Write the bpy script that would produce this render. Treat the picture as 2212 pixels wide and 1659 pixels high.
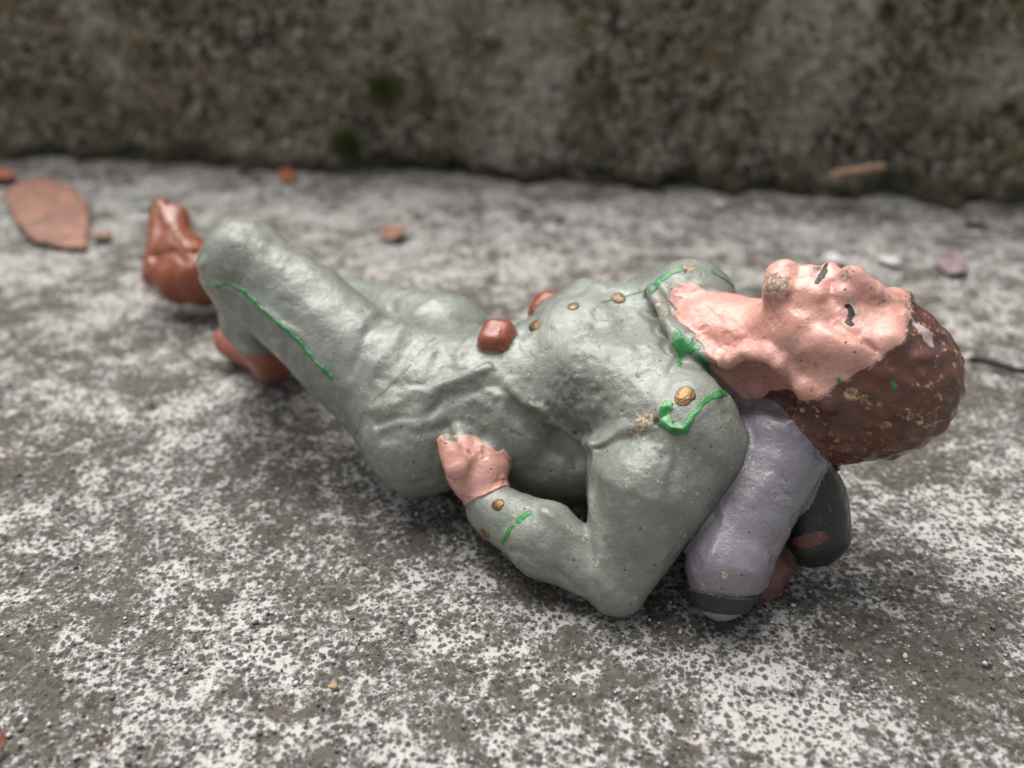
import bpy, math, random
import numpy as np

# ------------------------------------------------------------------ camera, world, sun, exposure
for o in list(bpy.data.objects): bpy.data.objects.remove(o)
scn = bpy.context.scene
COL = scn.collection
CM = 0.01                      # everything below is worked out in centimetres
CAM_H, PITCH = 5.0, math.radians(30.0)
FPX = 1840.0                   # focal length in pixels of a 2212 px wide picture
cam = bpy.data.cameras.new('camera'); camo = bpy.data.objects.new('camera', cam); COL.objects.link(camo)
camo.location = (0, 0, CAM_H*CM); camo.rotation_euler = (math.pi/2-PITCH, 0, 0)
cam.sensor_width = 36; cam.lens = 36*FPX/2212; cam.clip_start = 0.002; cam.clip_end = 50
cam.dof.use_dof = True; cam.dof.focus_distance = 0.0670; cam.dof.aperture_fstop = 22.0; cam.dof.aperture_blades = 0
scn.camera = camo

SUN_EL, SUN_AZ = math.radians(66), math.radians(-25)   # azimuth from +Y towards +X
world = bpy.data.worlds.new('World'); scn.world = world; world.use_nodes = True
wn = world.node_tree; bg = wn.nodes['Background']
sky = wn.nodes.new('ShaderNodeTexSky'); sky.sky_type = 'NISHITA'; sky.sun_disc = False
sky.sun_elevation = SUN_EL; sky.sun_rotation = SUN_AZ; sky.dust_density = 4.0; sky.air_density = 1.0
hs = wn.nodes.new('ShaderNodeHueSaturation'); hs.inputs['Saturation'].default_value = 0.16   # overcast: the blue is gone
wn.links.new(sky.outputs[0], hs.inputs['Color']); wn.links.new(hs.outputs[0], bg.inputs[0])
bg.inputs[1].default_value = 0.055
sl = bpy.data.lights.new('sun', 'SUN'); slo = bpy.data.objects.new('sun', sl); COL.objects.link(slo)
sl.energy = 1.5; sl.angle = math.radians(52); sl.color = (1, 0.97, 0.92)
slo.rotation_euler = (math.pi/2-SUN_EL, 0, math.pi-SUN_AZ); slo.location = (-0.2, 0.3, 0.6)
scn.view_settings.view_transform = 'Standard'; scn.view_settings.look = 'None'
scn.view_settings.gamma = 1; scn.view_settings.use_curve_mapping = False
scn.view_settings.exposure = 1.32
scn.render.engine = 'CYCLES'

# ------------------------------------------------------------------ small maths
cp, sp = math.cos(PITCH), math.sin(PITCH)
def ray(px, py):
    v = (py-829.5)/FPX; u = (px-1106)/FPX
    return np.array([u, cp-v*sp, -(sp+v*cp)])
def at(px, py, z):
    """point at height z seen at this pixel"""
    d = ray(px, py); return np.array([0, 0, CAM_H]) + d*((CAM_H-z)/-d[2])
def unit(v): v = np.array(v, float); return v/np.linalg.norm(v)

_rng = np.random.RandomState(5)
_T = _rng.rand(4096).astype(np.float32)
def vnoise(P, scale, seed=0):
    """value noise 0..1, feature size 'scale' cm"""
    Q = P/scale + seed*17.31 + 100
    I = np.floor(Q).astype(np.int32); f = (Q-I).astype(np.float32); f = f*f*(3-2*f)
    def h(dx, dy, dz):
        return _T[((I[:, 0]+dx)*1619 + (I[:, 1]+dy)*31337 + (I[:, 2]+dz)*6971 + ((I[:, 0]+dx)*(I[:, 1]+dy) & 1023)*7 + ((I[:, 1]+dy)*(I[:, 2]+dz) & 511)*13) & 4095]
    fx, fy, fz = f[:, 0], f[:, 1], f[:, 2]
    a = h(0,0,0)*(1-fx)+h(1,0,0)*fx; b = h(0,1,0)*(1-fx)+h(1,1,0)*fx
    c = h(0,0,1)*(1-fx)+h(1,0,1)*fx; d = h(0,1,1)*(1-fx)+h(1,1,1)*fx
    a = a*(1-fy)+b*fy; c = c*(1-fy)+d*fy
    return a*(1-fz)+c*fz
def fbm(P, scale, oct=3, seed=0):
    s, a, t = 0, 1.0, 0
    for k in range(oct):
        s = s + a*vnoise(P, scale/2**k, seed+k*3); t += a; a *= .5
    return s/t

# ------------------------------------------------------------------ materials
def newmat(name):
    m = bpy.data.materials.new(name); m.use_nodes = True
    nt = m.node_tree; b = nt.nodes['Principled BSDF']
    return m, nt, b
class NT:
    """terse node building"""
    def __init__(s, nt): s.nt = nt; s.co = nt.nodes.new('ShaderNodeTexCoord').outputs['Object']
    def link(s, a, b):
        if hasattr(a, 'is_output'): s.nt.links.new(a, b)
        else: b.default_value = a
    def noise(s, size_cm, detail=3, rough=.55, dist=0, off=0):
        n = s.nt.nodes.new('ShaderNodeTexNoise'); n.inputs['Scale'].default_value = 1/(size_cm*CM)
        n.inputs['Detail'].default_value = detail; n.inputs['Roughness'].default_value = rough; n.inputs['Distortion'].default_value = dist
        if off:
            v = s.nt.nodes.new('ShaderNodeVectorMath'); v.operation = 'ADD'; v.inputs[1].default_value = (off, off*.7, -off)
            s.link(s.co, v.inputs[0]); s.link(v.outputs[0], n.inputs['Vector'])
        else: s.link(s.co, n.inputs['Vector'])
        return n.outputs['Fac']
    def voronoi(s, size_cm, feature='F1', rand=1, out='Distance'):
        n = s.nt.nodes.new('ShaderNodeTexVoronoi'); n.feature = feature; n.inputs['Scale'].default_value = 1/(size_cm*CM)
        n.inputs['Randomness'].default_value = rand; s.link(s.co, n.inputs['Vector'])
        return n.outputs[out] if out != 'both' else (n.outputs['Distance'], n.outputs['Color'])
    def math(s, op, a, b=0, c=None, clamp=False):
        n = s.nt.nodes.new('ShaderNodeMath'); n.operation = op; n.use_clamp = clamp
        s.link(a, n.inputs[0]); s.link(b, n.inputs[1])
        if c is not None: s.link(c, n.inputs[2])
        return n.outputs[0]
    def step(s, x, lo, hi, a=0.0, b=1.0):
        n = s.nt.nodes.new('ShaderNodeMapRange'); n.interpolation_type = 'SMOOTHSTEP'
        s.link(x, n.inputs['Value']); s.link(lo, n.inputs['From Min']); s.link(hi, n.inputs['From Max'])
        n.inputs['To Min'].default_value = a; n.inputs['To Max'].default_value = b
        return n.outputs[0]
    def mix(s, fac, a, b):
        n = s.nt.nodes.new('ShaderNodeMix'); n.data_type = 'RGBA'
        s.link(fac, n.inputs[0])
        for v, i in ((a, 6), (b, 7)):
            if hasattr(v, 'is_output'): s.link(v, n.inputs[i])
            else: n.inputs[i].default_value = (*v, 1) if len(v) == 3 else v
        return n.outputs[2]
    def attr(s, name):
        n = s.nt.nodes.new('ShaderNodeAttribute'); n.attribute_name = name; return n.outputs['Fac']
    def bump(s, height, dist_cm, strength=1.0, prev=None):
        n = s.nt.nodes.new('ShaderNodeBump'); n.inputs['Distance'].default_value = dist_cm*CM; n.inputs['Strength'].default_value = strength
        s.link(height, n.inputs['Height'])
        if prev is not None: s.link(prev, n.inputs['Normal'])
        return n.outputs[0]

TAN = (.42, .33, .24)
def paint(name, col, col2=None, rough=.38, chip=TAN, chips=.0, speck=.5, grime=.5, coat=.42, pit=1.0, dust=.0):
    """old enamel on a moulded composition body: chips (wear attribute and small nicks), pores, grime"""
    m, nt, b = newmat(name); n = NT(nt)
    col2 = col2 or tuple(c*.82 for c in col)
    c = n.mix(n.step(n.noise(.35, 4, .6), .35, .68), col, col2)
    # fine mottling of the paint film
    c = n.mix(n.step(n.noise(.05, 3, .65, off=.3), .45, .75, 0, .28), c, tuple(min(1, x*1.4) for x in col))
    # grime
    g = n.math('MULTIPLY', n.step(n.noise(.22, 5, .68, off=.11), .5, .72), n.step(n.noise(.03, 3, .6, off=.7), .38, .62))
    gr = n.math('MULTIPLY_ADD', n.attr('dirt'), n.step(n.noise(.045, 4, .7, off=.9), .36, .56), n.math('MULTIPLY', g, .45*grime), clamp=True)
    c = n.mix(n.math('MULTIPLY', gr, .8), c, (.085, .075, .058))
    # tiny dark pin holes
    pv = n.voronoi(.105, 'F1')
    ph = n.math('MULTIPLY', n.step(pv, .07, .11, 1, 0), n.step(n.noise(.3, 2, .5, off=.5), .42, .52))
    c = n.mix(n.math('MULTIPLY', ph, .85*pit), c, (.03, .028, .022))
    # nicks down to the tan body material
    w = n.math('ADD', n.math('MULTIPLY', n.attr('wear'), .40), n.math('ADD', n.math('MULTIPLY', n.noise(.040, 6, .78, off=.21), .60), n.math('MULTIPLY', n.noise(.10, 3, .6, off=.81), .30)))
    w2 = n.math('MULTIPLY', n.step(n.noise(.075, 4, .72, off=.43), .640-.05*chips, .66-.05*chips), n.step(n.noise(.5, 2, .5, off=.63), .42, .55, 0, 1))
    pn = nt.nodes.new('ShaderNodeNewGeometry').outputs['Pointiness']     # paint rubs off the proud edges
    w2 = n.math('MAXIMUM', w2, n.math('MULTIPLY', n.step(pn, .515, .545), n.step(n.noise(.05, 5, .75, off=.93), .50, .56)))
    wm = n.math('MAXIMUM', n.step(w, .735, .765), n.math('MULTIPLY', w2, speck), clamp=True)
    chipc = n.mix(n.step(n.noise(.035, 5, .75, off=.37), .36, .64), tuple(x*.32 for x in chip), tuple(min(1, x*1.6) for x in chip))
    c = n.mix(wm, c, chipc)
    nt.links.new(c, b.inputs['Base Color'])
    r = n.math('ADD', n.step(n.noise(.12, 4, .6, off=.15), .3, .7, rough-.10, rough+.14), n.math('MULTIPLY', n.math('MAXIMUM', wm, gr), .35), clamp=True)
    nt.links.new(r, b.inputs['Roughness'])
    b.inputs['Specular IOR Level'].default_value = .5
    # the enamel's gloss, dulled where it is worn or dirty
    gl = n.math('MULTIPLY', n.step(n.noise(.28, 4, .6, off=.19), .34, .62, .25, 1.0), n.math('SUBTRACT', 1, n.math('MAXIMUM', wm, gr), clamp=True))
    nt.links.new(n.math('MULTIPLY', gl, coat), b.inputs['Coat Weight'])
    b.inputs['Coat Roughness'].default_value = .23; b.inputs['Coat IOR'].default_value = 1.55
    nt.links.new(n.bump(n.math('ADD', n.noise(.075, 3, .6, off=.23), n.math('MULTIPLY', n.noise(.022, 3, .6, off=.29), .3)), .012, .8), b.inputs['Coat Normal'])
    h = n.math('ADD', n.math('MULTIPLY', n.noise(.028, 4, .64, off=.77), .6), n.math('MULTIPLY', n.noise(.1, 3, .6, off=.33), .9))
    h = n.math('SUBTRACT', h, n.math('MULTIPLY', wm, .35)); h = n.math('SUBTRACT', h, n.math('MULTIPLY', ph, .8*pit))
    h = n.math('ADD', h, n.math('MULTIPLY', n.math('MULTIPLY', n.attr('dirt'), n.noise(.03, 5, .75, off=.57)), 1.1))
    nt.links.new(n.bump(h, .0135, .8), b.inputs['Normal'])
    return m
M = {}
M['grey'] = paint('field_grey_paint', (.235, .256, .220), (.180, .196, .166), .30, chips=.6, speck=.9, grime=.9)
M['skin'] = paint('flesh_paint', (.67, .355, .295), (.57, .262, .20), .30, chip=(.36, .27, .20), speck=.7, grime=1.0, pit=1)
M['hair'] = paint('brown_hair_paint', (.125, .039, .021), (.070, .024, .015), .31, chip=(.40, .27, .17), chips=1.3, speck=1.0, grime=.3, pit=.3)
M['boot'] = paint('boot_paint', (.27, .072, .024), (.20, .05, .018), .24, speck=.2, grime=.25, pit=.3)
M['boot_pale'] = paint('lit_boot_paint', (.40, .125, .075), (.30, .085, .05), .3, speck=.3, grime=.3, pit=.3)  # near boot: its lit look is put into a paler, pinker colour
M['pouch'] = paint('pouch_paint', (.270, .060, .022), (.22, .048, .017), .18, chip=(.6, .5, .36), chips=.4, speck=.7, grime=.2, pit=.3)
M['lav'] = paint('lavender_grey_paint', (.235, .220, .250), (.19, .175, .20), .22, speck=.6, grime=.5, pit=.7)
M['stroke'] = paint('black_stroke', (.012, .013, .013), (.010, .010, .010), .55, coat=.1, speck=.2, grime=0, pit=0)
M['lip'] = paint('lip_paint', (.52, .15, .12), (.58, .24, .19), .3)
M['black'] = paint('black_paint', (.012, .016, .014), (.008, .009, .008), .30, coat=.15, chip=(.25, .22, .16), speck=.5, grime=.3, pit=0)
M['darkgrey'] = paint('dark_strap_paint', (.022, .023, .025), (.016, .016, .018), .5, coat=.08, speck=.2, pit=0)
M['red'] = paint('fur_pack_paint', (.105, .028, .022), (.06, .022, .018), .45, speck=.4, grime=.8)
M['green'] = paint('green_piping_paint', (.022, .24, .050), (.018, .16, .038), .26, speck=.15, grime=.15, pit=.2)
M['gold'] = paint('gold_paint', (.22, .135, .055), (.10, .062, .03), .38, chip=(.5, .33, .16), speck=.3, grime=.4, pit=0)
M['chalk'] = paint('chalky_chip', (.50, .42, .43), (.20, .11, .09), .5, speck=.3)
M['bare'] = paint('bare_composition', (.55, .46, .40), (.36, .29, .22), .6, speck=.3)
M['gold'].node_tree.nodes['Principled BSDF'].inputs['Metallic'].default_value = .75

# ------------------------------------------------------------------ meshing: signed distance -> surface nets
def surface_nets(vol, org, h):
    ins = vol < 0
    nx, ny, nz = [s-1 for s in vol.shape]
    cnt = np.zeros((nx, ny, nz), np.int8)
    for a in (0, 1):
        for b in (0, 1):
            for c in (0, 1): cnt += ins[a:a+nx, b:b+ny, c:c+nz]
    act = (cnt > 0) & (cnt < 8)
    I = np.argwhere(act)
    idx = np.full((nx, ny, nz), -1, np.int32); idx[act] = np.arange(len(I), dtype=np.int32)
    acc = np.zeros((len(I), 3), np.float32); n = np.zeros(len(I), np.float32)
    C = [(a, b, c) for a in (0, 1) for b in (0, 1) for c in (0, 1)]
    val = {c: vol[I[:, 0]+c[0], I[:, 1]+c[1], I[:, 2]+c[2]] for c in C}
    for c in C:
        for ax in range(3):
            if c[ax]: continue
            d = list(c); d[ax] = 1; d = tuple(d)
            va, vb = val[c], val[d]; m = (va < 0) != (vb < 0)
            t = np.where(m, va/np.where(m, va-vb, 1), 0)
            for k in range(3):
                acc[:, k] += np.where(m, c[k]+(t if k == ax else 0), 0)
            n += m
    V = (I + acc/n[:, None])*h + org
    F = []
    for ax in range(3):
        s0 = [slice(1, nx), slice(1, ny), slice(1, nz)]; s1 = list(s0)
        s0[ax] = slice(0, (nx, ny, nz)[ax]); s1[ax] = slice(1, (nx, ny, nz)[ax]+1)
        A, B = ins[tuple(s0)], ins[tuple(s1)]
        E = np.argwhere(A != B)
        if not len(E): continue
        flip = A[E[:, 0], E[:, 1], E[:, 2]]
        off = np.ones(3, int); off[ax] = 0
        E = E + off
        b, c = (ax+1) % 3, (ax+2) % 3
        def cell(db, dc):
            J = E.copy(); J[:, b] -= db; J[:, c] -= dc
            return idx[J[:, 0], J[:, 1], J[:, 2]]
        q = np.stack([cell(1, 1), cell(0, 1), cell(0, 0), cell(1, 0)], 1)
        q = np.where(flip[:, None], q, q[:, ::-1])
        F.append(q[(q >= 0).all(1)])
    return V, np.concatenate(F) if F else np.zeros((0, 4), int)

def polygonise(fn, lo, hi, h):
    lo, hi = np.array(lo, float), np.array(hi, float)
    S = 4
    n = np.ceil((hi-lo)/(h*S)).astype(int)+1
    g = [lo[k]+np.arange(n[k])*h*S + h*(S-1)/2 for k in range(3)]
    P = np.stack(np.meshgrid(*g, indexing='ij'), -1).reshape(-1, 3).astype(np.float32)
    cv = fn(P)
    act = np.abs(cv) < h*S*1.9
    vol = np.repeat(np.repeat(np.repeat(cv.reshape(n), S, 0), S, 1), S, 2).astype(np.float32)
    A = np.argwhere(act.reshape(n))*S
    o = np.stack(np.meshgrid(*[np.arange(S)]*3, indexing='ij'), -1).reshape(-1, 3)
    J = (A[:, None, :]+o[None]).reshape(-1, 3)
    for k in range(0, len(J), 600000):
        j = J[k:k+600000]
        vol[j[:, 0], j[:, 1], j[:, 2]] = fn((j*h+lo).astype(np.float32))
    return surface_nets(vol, lo, h)

ORG = np.array([-0.2, 6.6, 0.0])           # base point of the figurine
def link_mesh(name, V, F, mat, parent=None, origin=(0, 0, 0), smooth=True):
    me = bpy.data.meshes.new(name)
    V = (np.asarray(V)-np.array(origin))*CM
    F = np.asarray(F)
    me.vertices.add(len(V)); me.vertices.foreach_set('co', V.astype(np.float32).ravel())
    me.loops.add(F.size); me.loops.foreach_set('vertex_index', F.astype(np.int32).ravel())
    me.polygons.add(len(F)); k = F.shape[1]
    me.polygons.foreach_set('loop_start', np.arange(0, F.size, k, dtype=np.int32))
    me.update(calc_edges=True); me.validate()
    if smooth: me.polygons.foreach_set('use_smooth', np.ones(len(me.polygons), bool))
    if mat: me.materials.append(mat)
    o = bpy.data.objects.new(name, me); COL.objects.link(o)
    if parent is not None: o.parent = parent
    return o
def tag(o, label, cat, group=None):
    o['label'] = label; o['category'] = cat
    if group: o['group'] = group
    return o

# ------------------------------------------------------------------ the figurine as a signed distance field
def smin(a, b, k):
    h = np.maximum(k-np.abs(a-b), 0)/k
    return np.minimum(a, b)-h*h*k*.25
def cone(P, a, b, ra, rb):
    a, b = np.array(a, np.float32), np.array(b, np.float32); ab = b-a
    q = P-a; t = np.clip((q@ab)/max(1e-9, float(ab@ab)), 0, 1)
    return np.sqrt(((q-t[:, None]*ab)**2).sum(1))-(ra+(rb-ra)*t)
def ell(P, c, axes, r):
    q = (P-np.array(c, np.float32))@np.array(axes, np.float32).T
    r = np.array(r, np.float32)
    k0 = np.sqrt(((q/r)**2).sum(1)); k1 = np.sqrt(((q/(r*r))**2).sum(1))+1e-6
    return k0*(k0-1)/k1
def box(P, c, axes, hf, r):
    q = np.abs((P-np.array(c, np.float32))@np.array(axes, np.float32).T)-(np.array(hf, np.float32)-r)
    return np.sqrt((np.maximum(q, 0)**2).sum(1))+np.minimum(q.max(1), 0)-r
def frame(x, z):
    x = unit(x); y = unit(np.cross(z, x)); return np.array([x, y, np.cross(x, y)])

BODY = frame((.92, -.36, .10), (0, -.30, 1))     # rows: towards head, towards far side, front of the chest
# head frame: crown, far side, face
HC = at(1826, 768, 1.82)
HF = frame((.915, -.36, -.17), (0.02, -.12, .99))
def hd(u, n, f): return HC + HF[0]*u - HF[1]*n + HF[2]*f        # crown, near side, face

PR = []   # (group, kind, data, k)
def C(g, a, b, ra, rb, k=.12): PR.append((g, 'c', (a, b, ra, rb), k))
def E(g, c, axes, r, k=.12): PR.append((g, 'e', (c, axes, r), k))

def B(g, c, axes, hf, r, k=.08): PR.append((g, 'b', (c, axes, hf, r), k))

# tunic: chest, belly, skirt, arms
sh_n, sh_f = at(1480, 965, 1.12), at(1492, 655, 1.70)
CH = frame((.83, -.54, .08), (0, -.48, 1))
B('tunic', at(1345, 800, 1.16), CH, (.80, .70, .55), .24, .1)
E('tunic', at(1405, 812, 1.12), BODY, (.88, .90, .58), .14)
E('tunic', at(1140, 880, .88), BODY, (.55, .66, .55), .2)
E('tunic', at(1250, 790, 1.18), BODY, (.62, .72, .62), .2)
E('tunic', at(1050, 850, .90), BODY, (.80, .72, .60), .25)
E('tunic', at(930, 900, .72), BODY, (.66, .80, .66), .25)
E('tunic', at(1205, 950, .58), BODY, (.85, .60, .50), .05)
C('tunic', at(1300, 835, 1.30), at(1465, 905, 1.28), .40, .42, .25)
C('tunic', at(1380, 850, 1.28), at(1560, 850, 1.22), .42, .36, .25)
C('tunic', sh_f, at(1400, 690, 1.25), .42, .45, .2)
elb = at(1335, 1262, .215)
C('tunic', sh_n, elb, .50, .20, .24)
C('tunic', at(1405, 1060, .90), elb, .44, .2, .16)
C('tunic', at(1352, 985, .98), at(1322, 1235, .30), .33, .21, .08)
wri = at(1062, 1100, .42)
C('tunic', elb, at(1180, 1165, .40), .20, .31, .06)
C('tunic', at(1180, 1165, .40), wri, .31, .225, .08)
C('tunic', at(1470, 720, 1.1), at(1250, 740, .35), .4, .3, .15)    # far arm
# trousers
knee = at(535, 575, 1.80)
hip_n = at(860, 850, .86)
C('trousers', hip_n, knee, .58, .43, .15)
E('trousers', at(900, 840, .85), BODY, (.6, .75, .6), .2)
ank = at(560, 742, .42)
C('trousers', knee, at(560, 680, 1.0), .44, .40, .10)
C('trousers', at(560, 680, 1.0), ank, .40, .26, .10)
ank_f = at(468, 588, .50)
C('trousers', at(960, 745, .95), at(700, 660, .72), .52, .40, .15)
C('trousers', at(700, 660, .72), ank_f, .40, .27, .12)
# boots
C('boot_n', at(590, 775, .26), at(500, 738, .20), .24, .20, .1)
C('boot_n', at(575, 755, .5), at(590, 775, .26), .26, .24, .1)
BF = frame(at(352, 450, 1.1)-at(352, 600, .45), (-.85, .45, .2))
C('boot_f', at(350, 592, .46), at(348, 447, 1.14), .25, .13, .06)                      # sole edge and toe
C('boot_f', at(388, 605, .42), at(376, 472, 1.02), .32, .19, .06)
C('boot_f', at(440, 600, .48), at(395, 545, .70), .38, .30, .08)
# neck and head
C('skin', at(1545, 745, 1.58), hd(-.18, 0, -.14), .44, .45, .15)
E('skin', hd(.03, 0, -.04), HF, (.70, .60, .60), .1)
E('skin', hd(-.40, .0, .24), HF, (.34, .42, .34), .18)               # jaw
C('skin', hd(-.66, -.04, .46), hd(-.64, .10, .42), .150, .145, .07)    # chin
C('skin', hd(-.47, -.08, .545), hd(-.47, .14, .50), .070, .06, .06)   # lower lip
C('skin', hd(-.345, -.12, .60), hd(-.37, .18, .53), .070, .055, .05)  # upper lip
C('skin', hd(-.19, 0, .64), hd(.12, 0, .53), .11, .07, .08)           # nose
C('skin', hd(-.21, .12, .575), hd(-.21, -.12, .575), .07, .07, .06)     # nostrils
C('skin', hd(.20, .34, .42), hd(.22, -.30, .44), .10, .10, .12)        # brow
E('skin', hd(-.10, .42, .28), HF, (.24, .14, .17), .10)              # cheek bones
E('skin', hd(-.10, -.42, .28), HF, (.24, .14, .17), .10)
C('skin', hd(-.05, .60, -.05), hd(-.24, .54, -.02), .09, .06, .05)    # ear
# hair cap
E('hair', hd(.17, .0, -.12), HF, (.67, .655, .66), .1)
E('hair', hd(.02, .16, -.40), HF, (.50, .46, .38), .15)
E('hair', hd(.48, .1, -.05), HF, (.32, .44, .38), .2)
# hand on the hip
hc = at(1032, 1010, .66)
C('hand', wri+np.array([-.02, .04, .05]), hc, .17, .20, .1)
E('hand', at(1025, 1000, .70), frame((-.2, .7, .55), (-.2, -.8, .6)), (.30, .25, .16), .1)
for q, (x0, y0, x1, y1, r) in enumerate([(985, 1010, 965, 955, .075), (1008, 990, 992, 930, .08), (1036, 975, 1030, 915, .08), (1060, 975, 1062, 915, .075)]):
    C('hand', at(x0, y0, .82), at(x1, y1, .96), r, r*.9, .04)
C('hand', at(1078, 1005, .70), at(1087, 940, .86), .085, .06, .04)     # thumb
# coat roll, strap end, pack, mess tin, pouches
ra_, rb_ = at(1693, 965, 1.12), at(1572, 1215, .45)
rax = unit(rb_-ra_)
C('roll', ra_, rb_, .345, .31, .1)
C('roll', rb_, at(1556, 1278, .26), .30, .215, .1)
C('roll', at(1690, 930, 1.22), at(1640, 880, 1.05), .32, .3, .1)
PK = frame((.92, -.36, 0), (0, 0, 1))
E('pack', at(1570, 1050, .50), PK, (.66, .72, .48), .1)
C('pack', at(1640, 1245, .22), at(1700, 1150, .3), .2, .2, .1)
C('tin', at(1752, 1145, .46), at(1752, 1010, .98), .30, .17, .1)
E('tin', at(1768, 1092, .62), frame((0, .45, .9), (1, -.3, 0)), (.38, .26, .22), .1)
B('pouch_n', at(1078, 748, 1.44), BODY, (.155, .19, .22), .12)
B('pouch_f', at(1188, 676, 1.47), BODY, (.18, .20, .18), .14)
GR = ['tunic', 'trousers', 'boot_n', 'boot_f', 'skin', 'hair', 'hand', 'roll', 'pack', 'tin', 'pouch_n', 'pouch_f']

RIDGES = []     # (points, radius, amplitude), added to the surface
PITS = []       # (centre, radius)
ROUGH = []      # (centre, radius, strength) porous, badly moulded places
def groups(P):
    D = {}
    for g, kind, d, k in PR:
        v = cone(P, *d) if kind == 'c' else ell(P, *d) if kind == 'e' else box(P, *d)
        D[g] = smin(D[g], v, k) if g in D else v
    return D
def seg_dist(P, pts):
    best = None
    for a, b in zip(pts[:-1], pts[1:]):
        v = cone(P, a, b, 0, 0); best = v if best is None else np.minimum(best, v)
    return best
def poly(P, pts):
    return seg_dist(P, pts) if len(pts) > 1 else np.sqrt(((P-np.array(pts[0], np.float32))**2).sum(1))
BLEND = {'tunic': .10, 'trousers': .10, 'hair': .02, 'roll': .05, 'pouch_n': .05, 'pouch_f': .05, 'tin': .02, 'pack': .05, 'hand': .05, 'skin': .06}
def figure(P, D=None, detail=True):
    D = D or groups(P); F = None
    for g in GR:
        F = D[g] if F is None else smin(F, D[g], BLEND.get(g, .06))
    if not detail: return F
    near = np.abs(F) < .2
    if near.any():
        Q = P[near]; d = np.zeros(len(Q), np.float32)
        d += (fbm(Q, .45, 2, 3)-.5)*.055 + (vnoise(Q, .11, 8)-.5)*.011
        cl = np.minimum(D['tunic'][near], D['trousers'][near]) < .06
        A = Q@BODY.T.astype(np.float32)*np.array([1.0, .55, .7], np.float32)
        A = A+(vnoise(Q, .3, 83)[:, None]-.5)*.12
        n1 = vnoise(A, .30, 81); n2 = vnoise(A, .17, 82)
        wr = .013*np.clip(1-np.abs(n1-.5)*7, 0, 1)+.007*np.clip(1-np.abs(n2-.5)*5, 0, 1)
        d -= np.where(cl, wr*np.clip(vnoise(Q, .6, 84)*2-.75, 0, 1), 0)
        fl = fbm(Q, .16, 3, 85)
        d -= .007*np.clip((fl-.63)*16, 0, 1)
        rough = spots(Q, ROUGH)
        d += rough*((vnoise(Q, .12, 9)-.5)*.03 + (vnoise(Q, .045, 10)-.5)*.026)
        hair = (D['hair'][near] < D['skin'][near]+.03) & (D['hair'][near] < .08)
        d += np.where(hair, (vnoise(Q, .085, 14)-.5)*.032+(vnoise(Q@HF.T.astype(np.float32)*np.array([.4, 1, 1], np.float32), .07, 15)-.5)*.036, 0)
        for pts, r, amp in RIDGES:
            pp = np.array(pts); lo, hi = pp.min(0)-3*r, pp.max(0)+3*r
            m = ((Q > lo) & (Q < hi)).all(1)
            if m.any():
                q = Q[m]; q = q+(np.stack([vnoise(q, .16, 61), vnoise(q, .16, 62), vnoise(q, .16, 63)], 1)-.5)*.09
                d[m] += amp*(.35+1.2*vnoise(q, .22, 64))*np.exp(-(poly(q, pts)/r)**2)
        v = F[near]-d
        for c, r in PITS:
            m = (np.abs(Q-c) < 3*r+.05).all(1)
            if m.any(): v[m] = -smin(-v[m], np.sqrt(((Q[m]-c)**2).sum(1))*(.8+.4*vnoise(Q[m], r*.8, 3))-r, r*.5)
        F = F.copy(); F[near] = v
    return F
def hits(pts, dense=0, detail=False):
    """where the sight lines through these pixels meet the figurine"""
    if dense and len(pts) > 1:
        q = []
        for (x0, y0), (x1, y1) in zip(pts[:-1], pts[1:]):
            k = max(1, int(math.hypot(x1-x0, y1-y0)/dense))
            q += [(x0+(x1-x0)*i/k, y0+(y1-y0)*i/k) for i in range(k)]
        pts = q+[pts[-1]]
    d = np.array([unit(ray(*p)) for p in pts]); o = np.array([0, 0, CAM_H]); t = np.full(len(pts), 3.5); live = np.ones(len(pts), bool); ok = ~live
    for _ in range(140):
        w = np.where(live)[0]
        if not len(w): break
        v = figure((o+d[w]*t[w, None]).astype(np.float32), detail=detail)
        ok[w[v < .002]] = True; live[w[v < .002]] = False
        w2 = w[v >= .002]; t[w2] += np.maximum(.003, v[v >= .002]*.6)
        live[t > 16] = False
    return [o+d[i]*t[i] for i in range(len(pts)) if ok[i]]
def hit(px, py):
    h = hits([(px, py)]); return h[0] if h else None
def spots(V, L):
    out = np.zeros(len(V), np.float32)
    for c, r, s in L:
        if c is None: continue
        m = (np.abs(V-c) < 1.3*r).all(1)
        if m.any():
            d = np.sqrt(((V[m]-c)**2).sum(1))/r
            out[m] = np.maximum(out[m], s*np.clip(1.4-d*1.1, 0, 1))
    return out
def R(pts, r, amp):
    h = hits(pts, 25)
    if h: RIDGES.append((h, r, amp))

COLLAR = hits([(1410, 636), (1432, 690), (1465, 735), (1520, 765), (1580, 788)], 45)
for i, (a_, b_) in enumerate(zip(COLLAR[:-1], COLLAR[1:])):
    C('tunic', a_+np.array([0, 0, .02]), b_+np.array([0, 0, .02]), .075-.012*(i % 2), .07, .035)
RIM = hits([(1572, 782), (1612, 762), (1660, 764), (1690, 785)], 30)
for a_, b_ in zip(RIM[:-1], RIM[1:]): C('skin', a_+np.array([0, -.02, .02]), b_+np.array([0, -.02, .02]), .06, .05, .05)
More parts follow.
